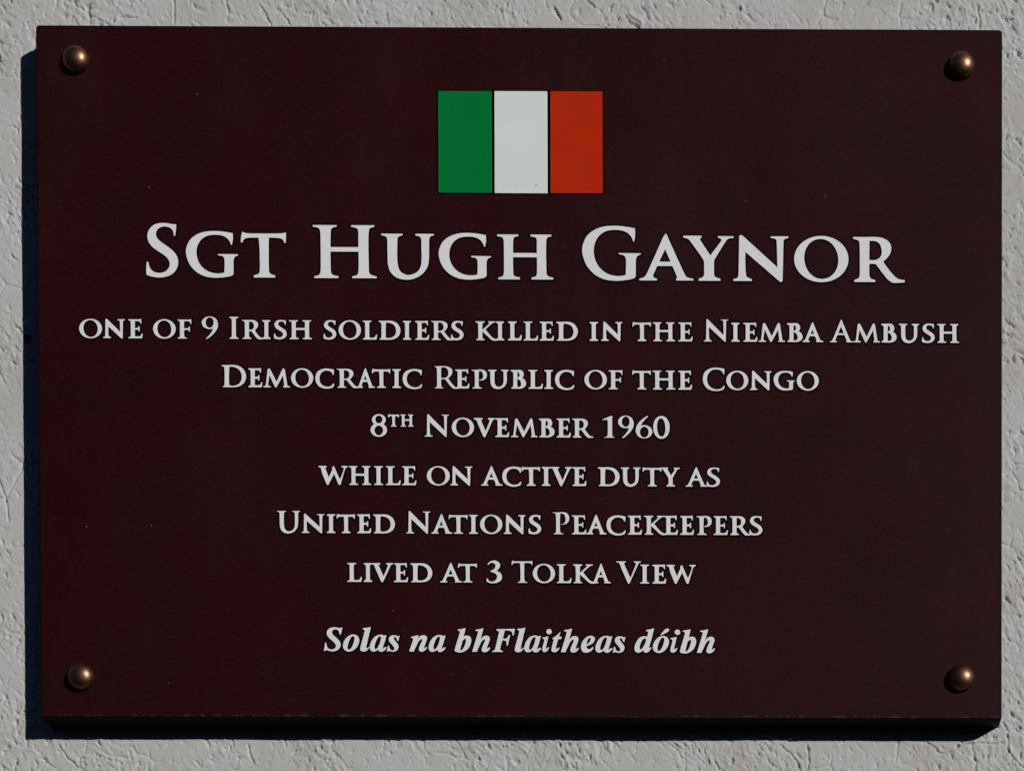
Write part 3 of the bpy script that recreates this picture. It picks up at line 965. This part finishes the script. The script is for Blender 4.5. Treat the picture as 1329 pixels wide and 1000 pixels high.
B2 = (28.5, 24.5, 5.5)
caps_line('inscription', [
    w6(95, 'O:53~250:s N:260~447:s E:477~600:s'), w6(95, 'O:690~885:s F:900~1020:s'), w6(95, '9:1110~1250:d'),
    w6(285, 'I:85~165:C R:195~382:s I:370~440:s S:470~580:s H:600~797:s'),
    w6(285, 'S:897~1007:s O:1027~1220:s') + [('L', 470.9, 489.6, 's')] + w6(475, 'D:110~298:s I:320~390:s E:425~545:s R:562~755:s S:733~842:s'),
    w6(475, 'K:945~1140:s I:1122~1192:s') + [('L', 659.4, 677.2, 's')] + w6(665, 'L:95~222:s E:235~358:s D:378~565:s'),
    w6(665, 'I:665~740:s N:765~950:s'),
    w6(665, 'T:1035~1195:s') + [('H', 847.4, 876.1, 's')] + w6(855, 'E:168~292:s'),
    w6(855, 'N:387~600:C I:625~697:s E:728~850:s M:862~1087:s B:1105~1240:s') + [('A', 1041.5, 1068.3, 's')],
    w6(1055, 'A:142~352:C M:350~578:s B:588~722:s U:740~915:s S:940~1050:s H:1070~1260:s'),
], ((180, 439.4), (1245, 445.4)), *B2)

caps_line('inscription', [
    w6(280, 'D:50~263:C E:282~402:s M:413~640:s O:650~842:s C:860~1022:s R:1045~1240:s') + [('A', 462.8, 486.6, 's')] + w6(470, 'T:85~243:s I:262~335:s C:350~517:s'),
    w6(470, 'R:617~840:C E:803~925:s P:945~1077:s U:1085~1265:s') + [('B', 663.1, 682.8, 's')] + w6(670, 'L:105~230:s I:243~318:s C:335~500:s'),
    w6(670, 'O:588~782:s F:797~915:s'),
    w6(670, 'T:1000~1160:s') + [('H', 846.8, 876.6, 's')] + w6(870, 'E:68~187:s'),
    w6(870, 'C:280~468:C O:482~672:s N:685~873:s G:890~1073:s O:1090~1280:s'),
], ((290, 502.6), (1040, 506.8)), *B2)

caps_line('inscription', [
    w6(475, '8:40~182:d'), w6(475, 'T:190~285:x'), w6(475, 'H:297~412:x'),
    w6(475, 'N:505~718:C O:740~932:s V:930~1110:s E:1115~1235:s') + [('M', 663.2, 697.6, 's')] + w6(675, 'B:163~298:s E:315~437:s R:450~632:s'),
    w6(675, '1:708~818:d 9:845~980:d 6:998~1140:d 0:1148~1290:d'),
], ((555, 566.8), (850, 568.6)), *B2)

caps_line('inscription', [
    w6(410, 'W:22~275:s H:285~477:s I:503~580:s L:603~732:s E:743~867:s'),
    w6(410, 'O:957~1155:s') + w6(580, 'N:30~220:s'),
    w6(580, 'A:295~480:s C:478~642:s T:645~803:s I:820~893:s V:890~1078:s E:1083~1203:s'),
    w6(750, 'D:173~360:s U:370~540:s T:557~720:s Y:715~880:s'),
    w6(750, 'A:928~1118:s S:1110~1225:s'),
], ((465, 629.4), (910, 631.6)), *B2)

W8 = 8.86
caps_line('inscription', [
    w6(355, 'U:30~232:C N:243~440:s I:462~533:s T:545~703:s E:722~842:s D:860~1048:s'),
    w6(520, 'N:47~258:C A:265~445:s T:415~577:s I:590~667:s O:685~877:s N:890~1077:s S:1103~1212:s'),
    Wd(705, W8, 'P:108~300:C E:330~495:s A:495~728:s C:727~947:s E:973~1135:s') + [('K', 835.8, 865.5, 's')]
    + Wd(845, W8, 'E:148~308:s E:335~493:s P:522~697:s E:718~883:s R:905~1145:s S:1130~1280:s'),
], ((395, 691.6), (970, 694.4)), *B2)

caps_line('inscription', [
    w6(445, 'L:38~165:s I:182~253:s V:245~432:s E:440~563:s D:583~772:s'),
    w6(445, 'A:838~1030:s T:993~1157:s'),
    w6(600, '3:208~343:d'),
    w6(600, 'T:425~605:C O:608~800:s L:815~942:s K:955~1150:s A:1117~1280:s'),
    w6(710, 'V:595~810:C I:803~882:s E:908~1027:s W:1030~1282:s'),
], ((455, 754.9), (870, 757.3)), *B2)

# the italic line
ZI = 10.223
VERSE = [
    [(415, 'S:55~306 o:308~526 l:537~682 a:664~892 s:890~1062')],
    [(525, 'n:61~303 a:320~550')],
    [(525, 'b:663~888 h:897~1141'), (635, 'F:34~342 l:338~482 a:464~692 i:702~830 t:824~962 h:949~1192'), (725, 'e:296~483 a:487~718 s:718~890')],
    [(810, 'd:137~400 \u00f3:380~599 i:612~745 b:737~957 h:964~1208')],
]
groups = []
for word in VERSE:
    tris = []
    for o, s in word:
        for tok in s.split():
            ch, r = tok.split(':')
            a, b = r.split('~')
            p0, p1 = o + float(a) / ZI, o + float(b) / ZI
            py = 844.7 + ((p0 + p1) / 2 - 430) * 0.0047
            base, outl = ITAL[ch]
            x0, _ = px2u(p0, py - 10)
            x1, _ = px2u(p1, py - 10)
            _, zb = px2u((p0 + p1) / 2, py)
            tris += place('it' + ch, outl, base, 1 / ZI, x0, x1, zb, 0.0)
    groups.append(tris)
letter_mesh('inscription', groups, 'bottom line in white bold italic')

# ------------------------------------------------------------------ render settings
scene.render.engine = 'CYCLES'
scene.cycles.use_denoising = True
